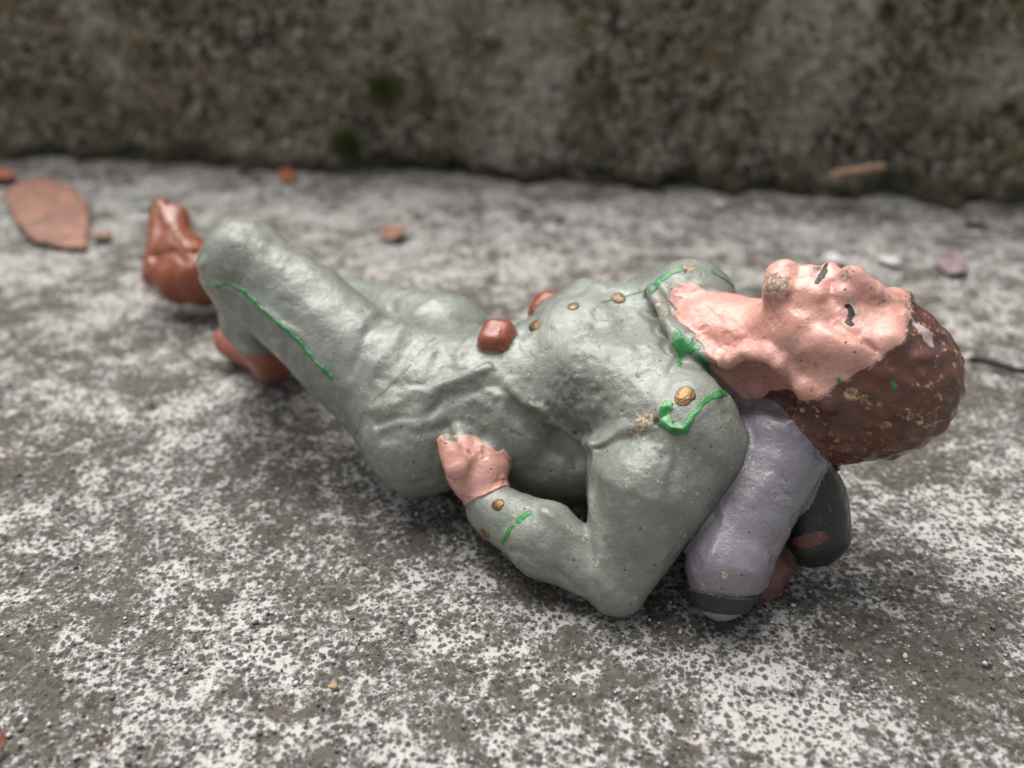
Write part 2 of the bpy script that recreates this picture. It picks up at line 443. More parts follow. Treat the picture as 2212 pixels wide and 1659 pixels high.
# folds, seams, cracks
R([(1412, 632), (1438, 690), (1468, 735), (1520, 768), (1585, 795)], .055, .075)       # collar roll
R([(1395, 650), (1420, 710), (1450, 760), (1520, 800)], .045, -.045)
R([(1105, 828), (1150, 880), (1215, 925), (1282, 960)], .045, .10)                       # lower edge of the chest front
R([(1120, 880), (1170, 930), (1240, 985)], .07, -.14)
R([(1110, 930), (1165, 965), (1230, 1012)], .02, -.03)
R([(1288, 962), (1275, 1060), (1285, 1170), (1310, 1270)], .05, .05)                    # sleeve folds
R([(1470, 960), (1460, 1050), (1415, 1180)], .05, -.02)
R([(1290, 965), (1340, 952), (1400, 938)], .022, -.05)                                # torn seam at the shoulder
R([(1300, 950), (1345, 930), (1400, 905), (1420, 880)], .05, .04)
R([(1435, 880), (1425, 905), (1450, 926), (1485, 924), (1503, 890), (1545, 850)], .035, .03)
R([(1560, 830), (1600, 850), (1640, 880)], .05, -.05)
R([(1255, 1165), (1215, 1130), (1170, 1110)], .05, .03)
R([(1100, 1190), (1180, 1225), (1260, 1275)], .03, -.03)
R([(800, 880), (850, 868), (920, 850), (985, 815), (1050, 800)], .05, .06)             # tunic hem over the hip
R([(815, 915), (870, 905), (930, 890), (1000, 850), (1070, 835)], .05, -.035)
R([(790, 840), (830, 760), (880, 690), (930, 650)], .06, .02)
R([(760, 800), (800, 720), (850, 660)], .06, -.03)
R([(900, 820), (945, 750), (985, 700)], .05, .022)
R([(850, 800), (895, 735), (935, 690)], .05, -.018)
R([(990, 790), (1010, 740), (1030, 700)], .05, .018)
R([(830, 940), (900, 935), (960, 920)], .05, -.03)
R([(985, 1000), (1000, 1030), (1020, 1050)], .022, -.022)                              # between the fingers
R([(1010, 985), (1020, 1010), (1032, 1030)], .018, -.03)
R([(1045, 965), (1052, 990)], .018, -.03)
R([(470, 612), (520, 628), (580, 680), (640, 730), (700, 795)], .045, .03)             # trouser seam
R([(500, 660), (560, 710), (620, 750)], .05, -.03)
R([(345, 440), (388, 515), (440, 565)], .045, .08)                                     # boot creases
R([(330, 560), (380, 545), (430, 590)], .04, -.04)
R([(1620, 760), (1660, 770), (1700, 800), (1735, 850)], .045, .05)                     # jaw line and collar stud
R([(1575, 805), (1625, 812), (1680, 850)], .11, -.22)
R([(1600, 770), (1650, 762)], .05, .05)
R([(1800, 700), (1840, 730), (1890, 750)], .04, -.03)
R([(1735, 655), (1790, 700), (1850, 720)], .05, -.025)
R([(1650, 1000), (1700, 1040)], .03, -.015); R([(1640, 1020), (1700, 1065)], .02, -.02)
R([(1530, 1230), (1560, 1100), (1620, 1000)], .04, .015)
for x, y, r in [(1281, 848, .05), (1262, 860, .03), (1292, 842, .03), (1225, 850, .02), (1160, 840, .018), (1240, 905, .03), (1140, 868, .02), (1300, 840, .02), (1418, 912, .03), (1452, 920, .018), (1205, 930, .03), (1270, 950, .03), (1245, 935, .02), (1360, 945, .03), (1385, 940, .025),
                (1604, 762, .022), (1630, 756, .016), (960, 800, .015), (905, 1100, .01), (1180, 835, .015), (1098, 785, .014), (1345, 890, .012), (1598, 832, .13), (1638, 842, .19), (1680, 866, .14)]:
    h = hit(x, y)
    if h is not None: PITS.append((h.astype(np.float32), r))

for x, y, r, q in [(1240, 850, .38, 1), (1330, 870, .25, .8), (1180, 900, .25, .8), (1400, 915, .2, 1), (1020, 830, .25, .8), (1060, 860, .2, .6), (1435, 690, .14, .8), (1670, 640, .16, .5), (1600, 775, .16, .8), (1470, 790, .2, .5), (530, 490, .3, .5), (870, 850, .2, .6), (950, 850, .2, .5), (1380, 1030, .25, .4), (1640, 890, .15, .5), (1390, 1060, .4, .32), (1340, 1180, .3, .35), (1480, 1000, .3, .3), (1190, 1180, .3, .3), (1620, 1080, .35, .2), (900, 950, .4, .25), (1330, 720, .4, .3), (1700, 790, .25, .3), (1610, 700, .25, .3)]:
    ROUGH.append((hit(x, y), r, q))
ROUGH = [t for t in ROUGH if t[0] is not None]
SOLDIER = bpy.data.objects.new('toy_soldier', None); COL.objects.link(SOLDIER); SOLDIER.location = ORG*CM
SOLDIER.empty_display_size = .02
tag(SOLDIER, 'chipped painted toy soldier figurine lying on its back on the concrete', 'figurine')

# worn and dirty places: (pixel, pixel, radius cm, strength)
WEAR = [(1672, 612, .20, .85), (1690, 640, .13, .7), (1765, 582, .09, .8), (1828, 588, .12, .75), (1893, 648, .12, .7), (1435, 690, .12, .95), (1425, 660, .1, .8), (1455, 725, .08, .7), (1490, 578, .15, .8),
        (530, 470, .3, .75), (560, 500, .2, .6), (490, 500, .2, .6), (720, 670, .14, .6), (1395, 905, .16, .85), (1380, 940, .14, .7), (1060, 800, .1, .75), (990, 815, .1, .6), (1110, 820, .08, .7),
        (1350, 1010, .2, .45), (1385, 1030, .15, .5), (1300, 1180, .12, .55), (1310, 1240, .12, .6), (830, 890, .1, .6), (1620, 890, .09, .6), (1600, 935, .07, .8), (1735, 1010, .06, .8), (1722, 1110, .06, .8), (1565, 1242, .05, 1.0),
        (1690, 1040, .12, .45), (1700, 1080, .12, .5), (1205, 700, .3, .4), (1340, 700, .35, .4), (1840, 850, .10, .95), (1870, 860, .06, .8), (1920, 890, .2, .55), (1960, 900, .2, .6), (1990, 830, .2, .5), (2040, 760, .2, .5), (1990, 720, .12, .45), (1130, 640, .15, .6), (1640, 765, .1, .6), (1720, 850, .15, .5), (1660, 760, .1, .5), (1750, 845, .1, .6)]
DIRT = [(1225, 840, .26, .75), (1285, 855, .2, .7), (1195, 885, .22, .65), (1400, 700, .25, .25), (1030, 890, .25, .5), (1000, 830, .2, .4), (1180, 900, .2, .7), (540, 540, .3, .4), (520, 600, .3, .35), (1390, 910, .15, .6), (1665, 640, .14, .5), (1700, 790, .2, .3), (1600, 800, .2, .4), (1630, 1050, .3, .25), (1480, 1020, .3, .3), (1440, 690, .12, .5), (1890, 650, .1, .4), (1828, 590, .08, .5)]
WEAR = [(hit(x, y), r, s) for x, y, r, s in WEAR]; DIRT = [(hit(x, y), r, s) for x, y, r, s in DIRT]
def finish(o, V):
    for nm, L in (('wear', WEAR), ('dirt', DIRT)):
        a = o.data.attributes.new(nm, 'FLOAT', 'POINT'); a.data.foreach_set('value', spots(V, L).astype(np.float32))
def chunk(name, g, mat, lo, hi, h, eps=0.0, parent=None, region=None, wob=.02, wsc=.12):
    gs = [g] if isinstance(g, str) else list(g)
    def fn(P):
        D = groups(P); F = figure(P, D)-eps
        if region is not None: r = region(P, D)
        else:
            own = None; oth = None
            for q in GR:
                if q in gs: own = D[q] if own is None else np.minimum(own, D[q])
                else: oth = D[q] if oth is None else np.minimum(oth, D[q])
            r = (own-oth)*.6
        r = r + (fbm(P, wsc, 3, 21)-.5)*2*wob
        return np.maximum(F, r-.015)
    V, F = polygonise(fn, lo, hi, h)
    V[:, 2] = np.maximum(V[:, 2], .002)
    o = link_mesh(name, V, F, mat, parent or SOLDIER, ORG)
    finish(o, V); return o
def bounds(g, pad=.14):
    lo, hi = np.full(3, 1e9), np.full(3, -1e9)
    for q, kind, d, k in PR:
        if q not in ((g,) if isinstance(g, str) else g): continue
        L = [(d[0], d[2]), (d[1], d[3])] if kind == 'c' else [(d[0], max(d[2])*1.7)] if kind == 'b' else [(d[0], max(d[2]))]
        for c, r in L: lo = np.minimum(lo, np.array(c)-r-pad); hi = np.maximum(hi, np.array(c)+r+pad)
    lo[2] = max(lo[2], -.06); return lo, hi
def group_part(name, g, mat, h, eps=0.0, parent=None, **kw):
    lo, hi = bounds(g); return chunk(name, g, mat, lo, hi, h, eps, parent, **kw)

tunic = group_part('tunic', ('tunic', 'hand', 'pouch_n', 'pouch_f'), M['grey'], .0165)
trousers = group_part('trousers', 'trousers', M['grey'], .0215, .004)
for g, m in (('boot_n', 'boot_pale'), ('boot_f', 'boot')): group_part('boot', g, M[m], .023, .008)
def head_region(P, D):
    o = None
    for q in GR:
        if q not in ('hair', 'skin'): o = D[q] if o is None else np.minimum(o, D[q])
    return np.minimum(D['hair'], D['skin'])-o
head = group_part('head', 'skin', M['skin'], .0135, .010, region=head_region)
hl = [np.array([(q-HC)@HF[0], (q-HC)@HF[2]]) for q in hits([(1990, 645), (1935, 755), (1850, 800), (1765, 868)])]
hn = hl[0]-hl[-1]; hn = np.array([hn[1], -hn[0]])/np.linalg.norm(hn)
if hn[0] < 0: hn = -hn
ht = sum(float(q@hn) for q in hl)/len(hl)
print('hairline', hl, hn, ht)
HN = (HF[0]*hn[0]+HF[2]*hn[1]).astype(np.float32)
def hair_region(P, D):
    o = None
    for q in GR:
        if q not in ('hair', 'skin'): o = D[q] if o is None else np.minimum(o, D[q])
    return np.maximum(ht-(P-HC.astype(np.float32))@HN, np.minimum(D['hair'], D['skin'])-o)
hair = group_part('hair', 'hair', M['hair'], .0135, .020, head, wob=.03, wsc=.16, region=hair_region)
HP, HNv = at(1025, 955, .85).astype(np.float32), unit([.15, .62, .77]).astype(np.float32)
group_part('hand', 'hand', M['skin'], .010, .012, wob=.0, region=lambda P, D: np.maximum((D['hand']-np.minimum(D['tunic'], D['trousers']))*.6, (P-HP)@HNv+(vnoise(P, .10, 91)-.5)*.34))
group_part('coat_roll', 'roll', M['lav'], .013, .010)
group_part('backpack', 'pack', M['red'], .026, .004)
tin = group_part('mess_tin', 'tin', M['black'], .014, .006)
for g in ('pouch_n', 'pouch_f'): group_part('ammunition_pouch', g, M['pouch'], .010, .010, wob=.02, region=lambda P, D, g=g: np.maximum((D[g]-np.minimum(D['tunic'], D['trousers']))*.6+.02, D[g]-.03))

def dab(name, pts, rpx, mat, parent, eps=.0055, h=.008, wob=.7, bulge=0):
    """a brush stroke of paint lying on the surface"""
    H = hits(pts, 7, True)
    if not H: return None
    px = np.linalg.norm(H[0]-np.array([0, 0, CAM_H]))/FPX
    r = rpx*px; pp = np.array(H)
    def fn(P):
        d = poly(P, H)
        reg = d-r*(1+wob*2.6*(fbm(P, max(.045, r*1.1), 3, 31)-.5)+wob*1.2*(vnoise(P, .22, 33)-.5))
        F = figure(P)-eps-bulge*np.clip(1-(d/r)**2, 0, 1)
        return np.maximum(F, reg)
    V, F = polygonise(fn, pp.min(0)-r*1.5-.03, pp.max(0)+r*1.5+.03, h)
    if not len(F): return None
    o = link_mesh(name, V, F, mat, parent, ORG); finish(o, V); return o

# green piping
for pts, w in [([(458, 622), (490, 611), (530, 632), (582, 682), (640, 732), (690, 792), (716, 815)], 4.5)]:
    dab('piping', pts, w, M['green'], trousers, eps=.012)
for pts, w in [([(1408, 632), (1422, 606), (1452, 590), (1478, 580)], 8), ([(1540, 588), (1570, 606), (1603, 632)], 4), ([(1300, 652), (1350, 640), (1402, 624)], 2.6),
               ([(1466, 722), (1484, 752)], 19), ([(1472, 762), (1468, 788)], 7), ([(1512, 770), (1530, 800)], 6),
               ([(1442, 872), (1432, 905), (1450, 925), (1478, 926)], 12), ([(1480, 925), (1500, 893), (1530, 858), (1565, 848)], 8),
               ([(1095, 1152), (1108, 1136)], 5), ([(1122, 1122), (1142, 1108)], 8), ([(1085, 1172), (1092, 1160)], 4)]:
    dab('piping', pts, w, M['green'], tunic)
for x, y in [(1812, 818), (1930, 826), (1830, 822)]: dab('paint_fleck', [(x, y), (x+3, y+6)], 6, M['green'], hair, eps=.025)
dab('paint_fleck', [(1706, 672), (1704, 700)], 6, M['green'], head)
# gold buttons
for x, y, w, p in [(1336, 643, 17, tunic), (1238, 662, 13, tunic), (1156, 702, 15, tunic), (1480, 852, 24, tunic), (1076, 1090, 14, tunic), (1048, 1152, 13, tunic)]:
    dab('button', [(x, y)], w, M['gold'], p, eps=.007, bulge=.012, wob=.25)
# flesh paint run down into the collar
dab('flesh_paint', [(1475, 640), (1520, 640), (1550, 680)], 30, M['skin'], tunic, eps=.010, wob=.3)
dab('flesh_paint', [(1540, 700), (1570, 740)], 42, M['skin'], tunic, eps=.010, wob=.3)
# face marks
dab('eye', [(1832, 650), (1845, 646)], 4, M['stroke'], head, eps=.013, wob=.8)
dab('eye', [(1828, 662), (1838, 668), (1834, 702)], 7, M['stroke'], head, eps=.013, wob=.9)
dab('worn_paint', [(1982, 712), (2008, 738)], 20, M['chalk'], hair, eps=.024, wob=1.1)
dab('worn_paint', [(1836, 645), (1850, 672)], 9, M['bare'], head, eps=.012, wob=1.0)
dab('eye', [(1786, 572), (1780, 590), (1764, 612)], 6, M['stroke'], head, eps=.013, wob=.8)
dab('lip', [(1742, 578), (1732, 600)], 9, M['lip'], head, wob=.9)
# strap round the end of the coat roll
rc = hit(1552, 1304); rn = unit((-.08, -.55, -.80))
lo, hi = bounds('roll')
chunk('strap', 'roll', M['darkgrey'], rc-.55, rc+.55, .012, .032, SOLDIER, region=lambda P, D: np.maximum(np.abs((P-rc.astype(np.float32))@rn.astype(np.float32))-.06, D['roll']-np.minimum(D['tunic'], D['pack'])), wob=.012)
dab('tin_strap', [(1722, 1172), (1745, 1172), (1775, 1160)], 10, M['red'], tin, eps=.013)

# ------------------------------------------------------------------ ground
def concrete():
    m, nt, b = newmat('weathered_concrete'); n = NT(nt)
    wv = nt.nodes.new('ShaderNodeTexNoise'); wv.inputs['Scale'].default_value = 1/(.045*CM); wv.inputs['Detail'].default_value = 3
    nt.links.new(n.co, wv.inputs['Vector'])
    ws = nt.nodes.new('ShaderNodeVectorMath'); ws.operation = 'MULTIPLY_ADD'; ws.inputs[1].default_value = (.050*CM,)*3
    nt.links.new(wv.outputs['Color'], ws.inputs[0]); nt.links.new(n.co, ws.inputs[2])
    big = n.noise(1.3, 4, .6, .3); med = n.noise(.26, 5, .68, .5, off=.02); fine = n.noise(.058, 5, .75, off=.05)
    sx = nt.nodes.new('ShaderNodeSeparateXYZ'); nt.links.new(n.co, sx.inputs[0])
    far = n.step(sx.outputs[1], .08, .13, 0, .025)      # less trodden, the cement skin is whole towards the step
    n.co = ws.outputs[0]
    d, vc = n.voronoi(.052, 'F1', 1, 'both')
    d2, vc2 = n.voronoi(.034, 'F1', 1, 'both')
    # cement skin, worn off in patches; sand grains show through it
    patch = n.math('ADD', n.math('MULTIPLY_ADD', n.noise(.75, 3, .6, .6, off=.061), .20, -.10), n.math('MULTIPLY', n.math('MULTIPLY_ADD', n.noise(.30, 3, .6, .4, off=.067), 8.0, -4.0), far))
    cover = n.math('ADD', patch, n.math('ADD', n.math('ADD', n.math('MULTIPLY_ADD', big, .50, -.04), n.math('MULTIPLY', med, .62)), n.math('MULTIPLY_ADD', fine, .62, far)))
    skin = n.step(cover, .755, .885)
    sepd = nt.nodes.new('ShaderNodeSeparateColor'); nt.links.new(vc, sepd.inputs[0])
    rad = n.math('MULTIPLY_ADD', sepd.outputs[0], .40, .17)
    grain = n.step(n.math('SUBTRACT', d, rad), -.10, .14, 1, 0)
    sep2 = nt.nodes.new('ShaderNodeSeparateColor'); nt.links.new(vc2, sep2.inputs[0])
    grain2 = n.math('MULTIPLY', n.step(d2, .22, .42, 1, 0), n.step(sep2.outputs[1], .45, .55))
    white = n.mix(n.noise(.25, 3, .6, off=.09), (.38, .363, .342), (.58, .563, .54))
    ramp = nt.nodes.new('ShaderNodeValToRGB'); cr = ramp.color_ramp
    cr.elements[0].position = 0; cr.elements[0].color = (.030, .030, .030, 1); cr.elements[1].position = 1; cr.elements[1].color = (.10, .09, .075, 1)
    for p, c in [(.25, (.052, .054, .057)), (.5, (.075, .066, .055)), (.72, (.045, .047, .048)), (.86, (.16, .14, .12)), (.93, (.14, .060, .04)), (.96, (.27, .21, .12))]:
        e = cr.elements.new(p); e.color = (*c, 1)
    nt.links.new(sepd.outputs[2], ramp.inputs[0])
    matrix = n.mix(n.noise(.2, 5, .7, off=.13), (.050, .044, .036), (.155, .139, .117))
    matrix = n.mix(n.step(n.noise(2.2, 3, .5, off=.17), .52, .72, 0, .45), matrix, (.095, .080, .055))
    base = n.mix(n.math('MULTIPLY', grain, .75), matrix, ramp.outputs[0])
    gm = n.math('SUBTRACT', 1, n.math('MAXIMUM', n.math('MULTIPLY', grain, .93), n.math('MULTIPLY', grain2, .75)))
    wm = n.math('MULTIPLY', skin, gm)
    c = n.mix(wm, base, white)
    # loose whitish crumbs everywhere
    cr2 = n.math('MULTIPLY', n.step(n.noise(.07, 3, .6, off=.31), .60, .66), n.step(n.noise(.6, 2, .5, off=.41), .38, .6))
    c = n.mix(n.math('MULTIPLY', cr2, .7), c, (.48, .465, .45))
    nt.links.new(c, b.inputs['Base Color']); b.inputs['Roughness'].default_value = .88
    b.inputs['Specular IOR Level'].default_value = .25
    h = n.math('ADD', n.math('MULTIPLY', skin, .55), n.math('MULTIPLY', n.noise(.03, 4, .65, off=.51), .4))
    h = n.math('SUBTRACT', h, n.math('MULTIPLY', n.math('MULTIPLY', grain, skin), .5))
    h = n.math('ADD', h, n.math('MULTIPLY', n.math('MULTIPLY', grain, n.math('SUBTRACT', 1, skin)), .35))
    nt.links.new(n.bump(h, .022, 1.0), b.inputs['Normal'])
    return m
M['concrete'] = concrete()

def axis_grid(lo, a, b, hi, n_in, grow=1.25):
    xs = list(np.linspace(a, b, n_in)); st = (b-a)/(n_in-1)
    s = st; x = b
    while x < hi: s *= grow; x += s; xs.append(min(x, hi))
    s = st; x = a
    while x > lo: s *= grow; x -= s; xs.insert(0, max(x, lo))
    return np.array(xs)
def sheet(us, vs):
    U, W = np.meshgrid(us, vs, indexing='ij'); nu, nv = len(us), len(vs)
    i = np.arange(nu*nv).reshape(nu, nv)
    F = np.stack([i[:-1, :-1], i[1:, :-1], i[1:, 1:], i[:-1, 1:]], -1).reshape(-1, 4)
    return U.ravel(), W.ravel(), F
gx = axis_grid(-120, -13, 12, 120, 620); gy = axis_grid(-120, 2.5, 20.5, 21.5, 470)
X, Y, F = sheet(gx, gy)
P = np.stack([X, Y, 0*X], 1)
Z = (fbm(P, 2.2, 2, 40)-.5)*.10 + (fbm(P, .28, 3, 41)-.5)*.05
Z -= np.clip(vnoise(P, .22, 44)-.78, 0, 1)*.25
Z = Z-.055
slab = link_mesh('concrete_slab', np.stack([X, Y, Z], 1), F, M['concrete']); slab['kind'] = 'structure'

# ------------------------------------------------------------------ the step riser behind
def wallmat():
    m, nt, b = newmat('mossy_concrete'); n = NT(nt)
    c = n.mix(n.step(n.noise(.26, 6, .78), .40, .64), (.045, .037, .028), (.42, .35, .25))
    c = n.mix(n.math('MULTIPLY', n.step(n.noise(1.5, 4, .6, off=.03), .45, .65), .55), c, (.25, .205, .115))
    stain = n.math('MULTIPLY', n.step(n.math('ADD', n.noise(2.8, 4, .55, off=.07), n.math('MULTIPLY', n.noise(.3, 3, .6, off=.12), .35)), .66, .86), n.step(n.noise(.11, 4, .7, off=.14), .40, .6))
    c = n.mix(n.math('MULTIPLY', stain, .85), c, (.50, .46, .35))
    pale = n.math('MULTIPLY', n.step(n.noise(.12, 4, .62, off=.22), .56, .60), n.step(n.noise(.9, 3, .6, off=.26), .30, .50))
    c = n.mix(n.math('MULTIPLY', pale, .95), c, (.66, .63, .57))
    moss = n.math('MULTIPLY', n.step(n.noise(1.3, 3, .6, off=.36), .60, .74), n.step(n.noise(.08, 4, .7, off=.39), .45, .6))
    c = n.mix(n.math('MULTIPLY', moss, .8), c, (.09, .095, .022))
    st = n.math('MULTIPLY', n.attr('stain'), n.step(n.noise(.17, 5, .75, off=.71), .38, .58))
    c = n.mix(st, c, n.mix(n.noise(.5, 3, .6, off=.75), (.50, .46, .32), (.66, .64, .60)))
    rust = n.math('MULTIPLY', n.step(n.noise(.2, 3, .6, off=.46), .66, .72), .5)
    c = n.mix(rust, c, (.16, .06, .03))
    sz = nt.nodes.new('ShaderNodeSeparateXYZ'); nt.links.new(n.co, sz.inputs[0])
    band = n.step(n.math('MULTIPLY_ADD', n.noise(.5, 5, .65, off=.83), -.011, sz.outputs[2]), -.0045, -.0005, .85, 0)   # damp moss along the foot
    c = n.mix(band, c, n.mix(n.noise(.12, 4, .7, off=.87), (.022, .022, .012), (.07, .064, .038)))
    nt.links.new(c, b.inputs['Base Color']); b.inputs['Roughness'].default_value = .92; b.inputs['Specular IOR Level'].default_value = .2
    h = n.math('ADD', n.noise(.14, 6, .75, off=.6), n.math('MULTIPLY', n.noise(.5, 4, .65, off=.66), 1.0))
    nt.links.new(n.bump(h, .12, 1.0), b.inputs['Normal'])
    return m

WA, WB = at(0, 330, 0), at(2212, 432, 0)
wd = unit(WB-WA); wnrm = np.array([wd[1], -wd[0], 0])          # wnrm points to the camera
W0 = (WA+WB)/2
def on_wall(px, py, out=.3):
    d = ray(px, py); o = np.array([0, 0, CAM_H]); q = W0+wnrm*out
    return o+d*(((q-o)@wnrm)/(d@wnrm))

us = axis_grid(-110, -15, 15, 110, 560); vs = np.concatenate([np.linspace(-.5, 4.6, 140), np.linspace(4.7, 5.2, 6)])
U, Vv, F = sheet(us, vs)
P = np.stack([U, 0*U, Vv], 1)
dep = (fbm(P, 1.6, 3, 50)-.5)*.55 + (fbm(P, .25, 3, 53)-.5)*.34 - np.clip(vnoise(P, .4, 55)-.7, 0, 1)*.9
dep += .75*np.exp(-(Vv/.30)**2)*np.clip(vnoise(P, .8, 57)*1.5-.35, 0, 1)*(.6+.8*vnoise(P, .25, 58))             # ragged foot
Wv = W0 + np.outer(U, wd) + np.outer(dep-.15, wnrm); Wv[:, 2] = Vv
i0 = len(Wv)
# tread and back of the step: closes the block
nu, nv = len(us), len(vs)
top = np.arange(nu)*nv+nv-1; bot = np.arange(nu)*nv
tb = Wv[top]-wnrm*30; bb = tb.copy(); bb[:, 2] = -.5
Wv = np.concatenate([Wv, tb, bb])
T = i0+np.arange(nu); B = T+nu
F = np.concatenate([F, np.stack([top[:-1], top[1:], T[1:], T[:-1]], 1), np.stack([T[:-1], T[1:], B[1:], B[:-1]], 1)])
M['wall'] = wallmat()
wall = link_mesh('concrete_step', Wv, F, M['wall'], None, W0)
wall.location = W0*CM
sv = np.zeros(len(Wv), np.float32)
for x0, y0, x1, y1, r, q in [(1130, 0, 1180, 240, .45, .75), (1050, 190, 1120, 250, .45, .7), (1880, 0, 1740, 130, .5, .7), (1700, 40, 1700, 130, .4, .6), (1850, 120, 1740, 240, .5, .5), (2060, 200, 2190, 150, .4, .8), (170, -20, 250, 190, .3, .65), (880, -10, 930, 40, .4, .6), (1180, 330, 1050, 315, .3, .6)]:
    a_, b_ = on_wall(x0, y0, 0), on_wall(x1, y1, 0)
    dd = cone(Wv, a_, b_, 0, 0)/r
    sv = np.maximum(sv, min(1, q*1.45)*np.clip(1.6-dd-1.1*(fbm(Wv, .6, 3, 71)-.5)*2, 0, 1))
wall.data.attributes.new('stain', 'FLOAT', 'POINT').data.foreach_set('value', sv.astype(np.float32))
tag(wall, 'dark mossy rough concrete step riser rising behind the figurine', 'step')

# ------------------------------------------------------------------ litter on the slab
def simple(name, col, col2=None, rough=.7, size=.1, bump=.01, sss=0):
    m, nt, b = newmat(name); n = NT(nt)
    nt.links.new(n.mix(n.step(n.noise(size, 4, .65), .38, .62), col, col2 or tuple(c*.6 for c in col)), b.inputs['Base Color'])
    b.inputs['Roughness'].default_value = rough
    nt.links.new(n.bump(n.noise(size*.4, 4, .6, off=.1), bump, 1), b.inputs['Normal'])
    return m
M['leaf'] = simple('dry_leaf', (.34, .155, .10), (.17, .08, .055), .6, .22)
M['leaf_orange'] = simple('orange_leaf', (.50, .14, .07), None, .6, .2)
M['leaf_purple'] = simple('purple_leaf', (.30, .22, .23), (.17, .13, .14), .6, .2)
M['wood'] = simple('pale_wood', (.45, .31, .20), (.28, .18, .11), .8, .15)
M['darkwood'] = simple('dark_twig', (.05, .042, .036), (.03, .025, .02), .85, .1)
M['white_stone'] = simple('white_stone', (.62, .60, .57), (.45, .43, .40), .7, .08)
M['grey_stone'] = simple('grey_stone', (.22, .21, .19), (.10, .095, .085), .85, .07)
M['teal_stone'] = simple('teal_chip', (.32, .48, .45), None, .5, .1)
M['ochre'] = simple('ochre_grain', (.42, .30, .13), None, .6, .05)
M['moss'] = simple('moss', (.10, .115, .025), (.05, .06, .015), .9, .06)

def leaf(name, outline, z, mat, label, cat, curl=.12, thick=.02, seed=0, vein=True):
    """outline in pixels on the slab; a thin curled blade with thickness"""
    pts = np.array([at(x, y, z) for x, y in outline]); c = pts.mean(0)
    rings = 6; V = []; F = []; n = len(pts)
    rs = np.random.RandomState(seed)
    # densify the outline
    fine = []
    for a, b in zip(pts, np.roll(pts, -1, 0)):
        for t in np.linspace(0, 1, 6, endpoint=False): fine.append(a*(1-t)+b*t)
    fine = np.array(fine); n = len(fine)
    fine = fine + (c-fine)*((rs.rand(n, 1)-.5)*.06)
    ax = unit(np.linalg.svd((fine-c)[:, :2])[2][0]); L = np.abs((fine-c)[:, :2]@ax).max()
    def lift(p):
        q = p-c; a = q[:, :2]@ax/L; w = (q[:, 0]*-ax[1]+q[:, 1]*ax[0])/L
        v = curl*(1.6*w*w+.5*a*a*np.sin(2*a+seed)) + .05*np.sin(a*9)*np.abs(w) - (.02*np.exp(-(w/.04)**2) if vein else 0) + (fbm(p, .4, 2, seed)-.5)*.06
        return v
    top = []
    for k in range(rings+1):
        r = c+(fine-c)*(k/rings if k else .001); r = r.copy(); r[:, 2] = z+lift(r); top.append(r)
    top = np.concatenate(top); top[:, 2] += max(0, .03-top[:, 2].min())
    botv = top.copy(); botv[:, 2] -= thick
    V = np.concatenate([top, botv]); m = len(top)
    for k in range(rings):
        for i in range(n):
            j = (i+1) % n; a, b, c2, d = k*n+i, k*n+j, (k+1)*n+j, (k+1)*n+i
            F += [(a, d, c2, b), (m+a, m+b, m+c2, m+d)]
    for i in range(n):
        j = (i+1) % n; a, b = rings*n+i, rings*n+j
        F.append((a, m+a, m+b, b))
    base = np.array([c[0], c[1], 0])
    o = link_mesh(name, V, np.array(F), mat, None, base); o.location = base*CM
    return tag(o, label, cat)
leaf('dried_leaf', [(8, 425), (40, 400), (95, 388), (150, 408), (190, 440), (194, 490), (185, 532), (130, 528), (75, 520), (35, 480)], .08, M['leaf'], 'large reddish brown dried leaf with dark spots on the concrete', 'leaf', .13, .02, 3)
leaf('leaf_or_shadow_scrap', [(-30, 372), (10, 366), (34, 374), (26, 388), (-20, 392)], .05, M['leaf_orange'], 'small orange leaf scrap beside the large dried leaf', 'leaf', .1, .015, 5)
leaf('leaf_or_shadow_scrap', [(196, 505), (240, 500), (246, 515), (205, 522)], .04, M['leaf'], 'dull red sliver standing in for the shadow at the foot of the large dried leaf', 'leaf', .05, .015, 6)  # thin dark sliver modelled in place of the big leaf's shadow
leaf('leaf_or_shadow_scrap', [(600, 372), (620, 362), (636, 374), (630, 390), (608, 388)], .06, M['leaf_orange'], 'bright coral red scrap lying near the foot of the step', 'leaf', .1, .02, 7)
leaf('leaf_or_shadow_scrap', [(822, 500), (850, 488), (885, 492), (872, 512), (835, 515)], .06, M['leaf'], 'small brown curled leaf scrap behind the bent knee', 'leaf', .15, .02, 8, False)
leaf('leaf_or_shadow_scrap', [(2012, 562), (2050, 545), (2085, 560), (2088, 588), (2045, 592)], .03, M['leaf_purple'], 'purplish leaf scrap on the concrete behind the brown hair', 'leaf', .08, .012, 9)
leaf('leaf_or_shadow_scrap', [(-20, 1588), (8, 1584), (18, 1605), (6, 1622), (-20, 1618)], .03, M['leaf'], 'tiny dark red scrap alone on the open foreground concrete', 'leaf', .1, .012, 10)

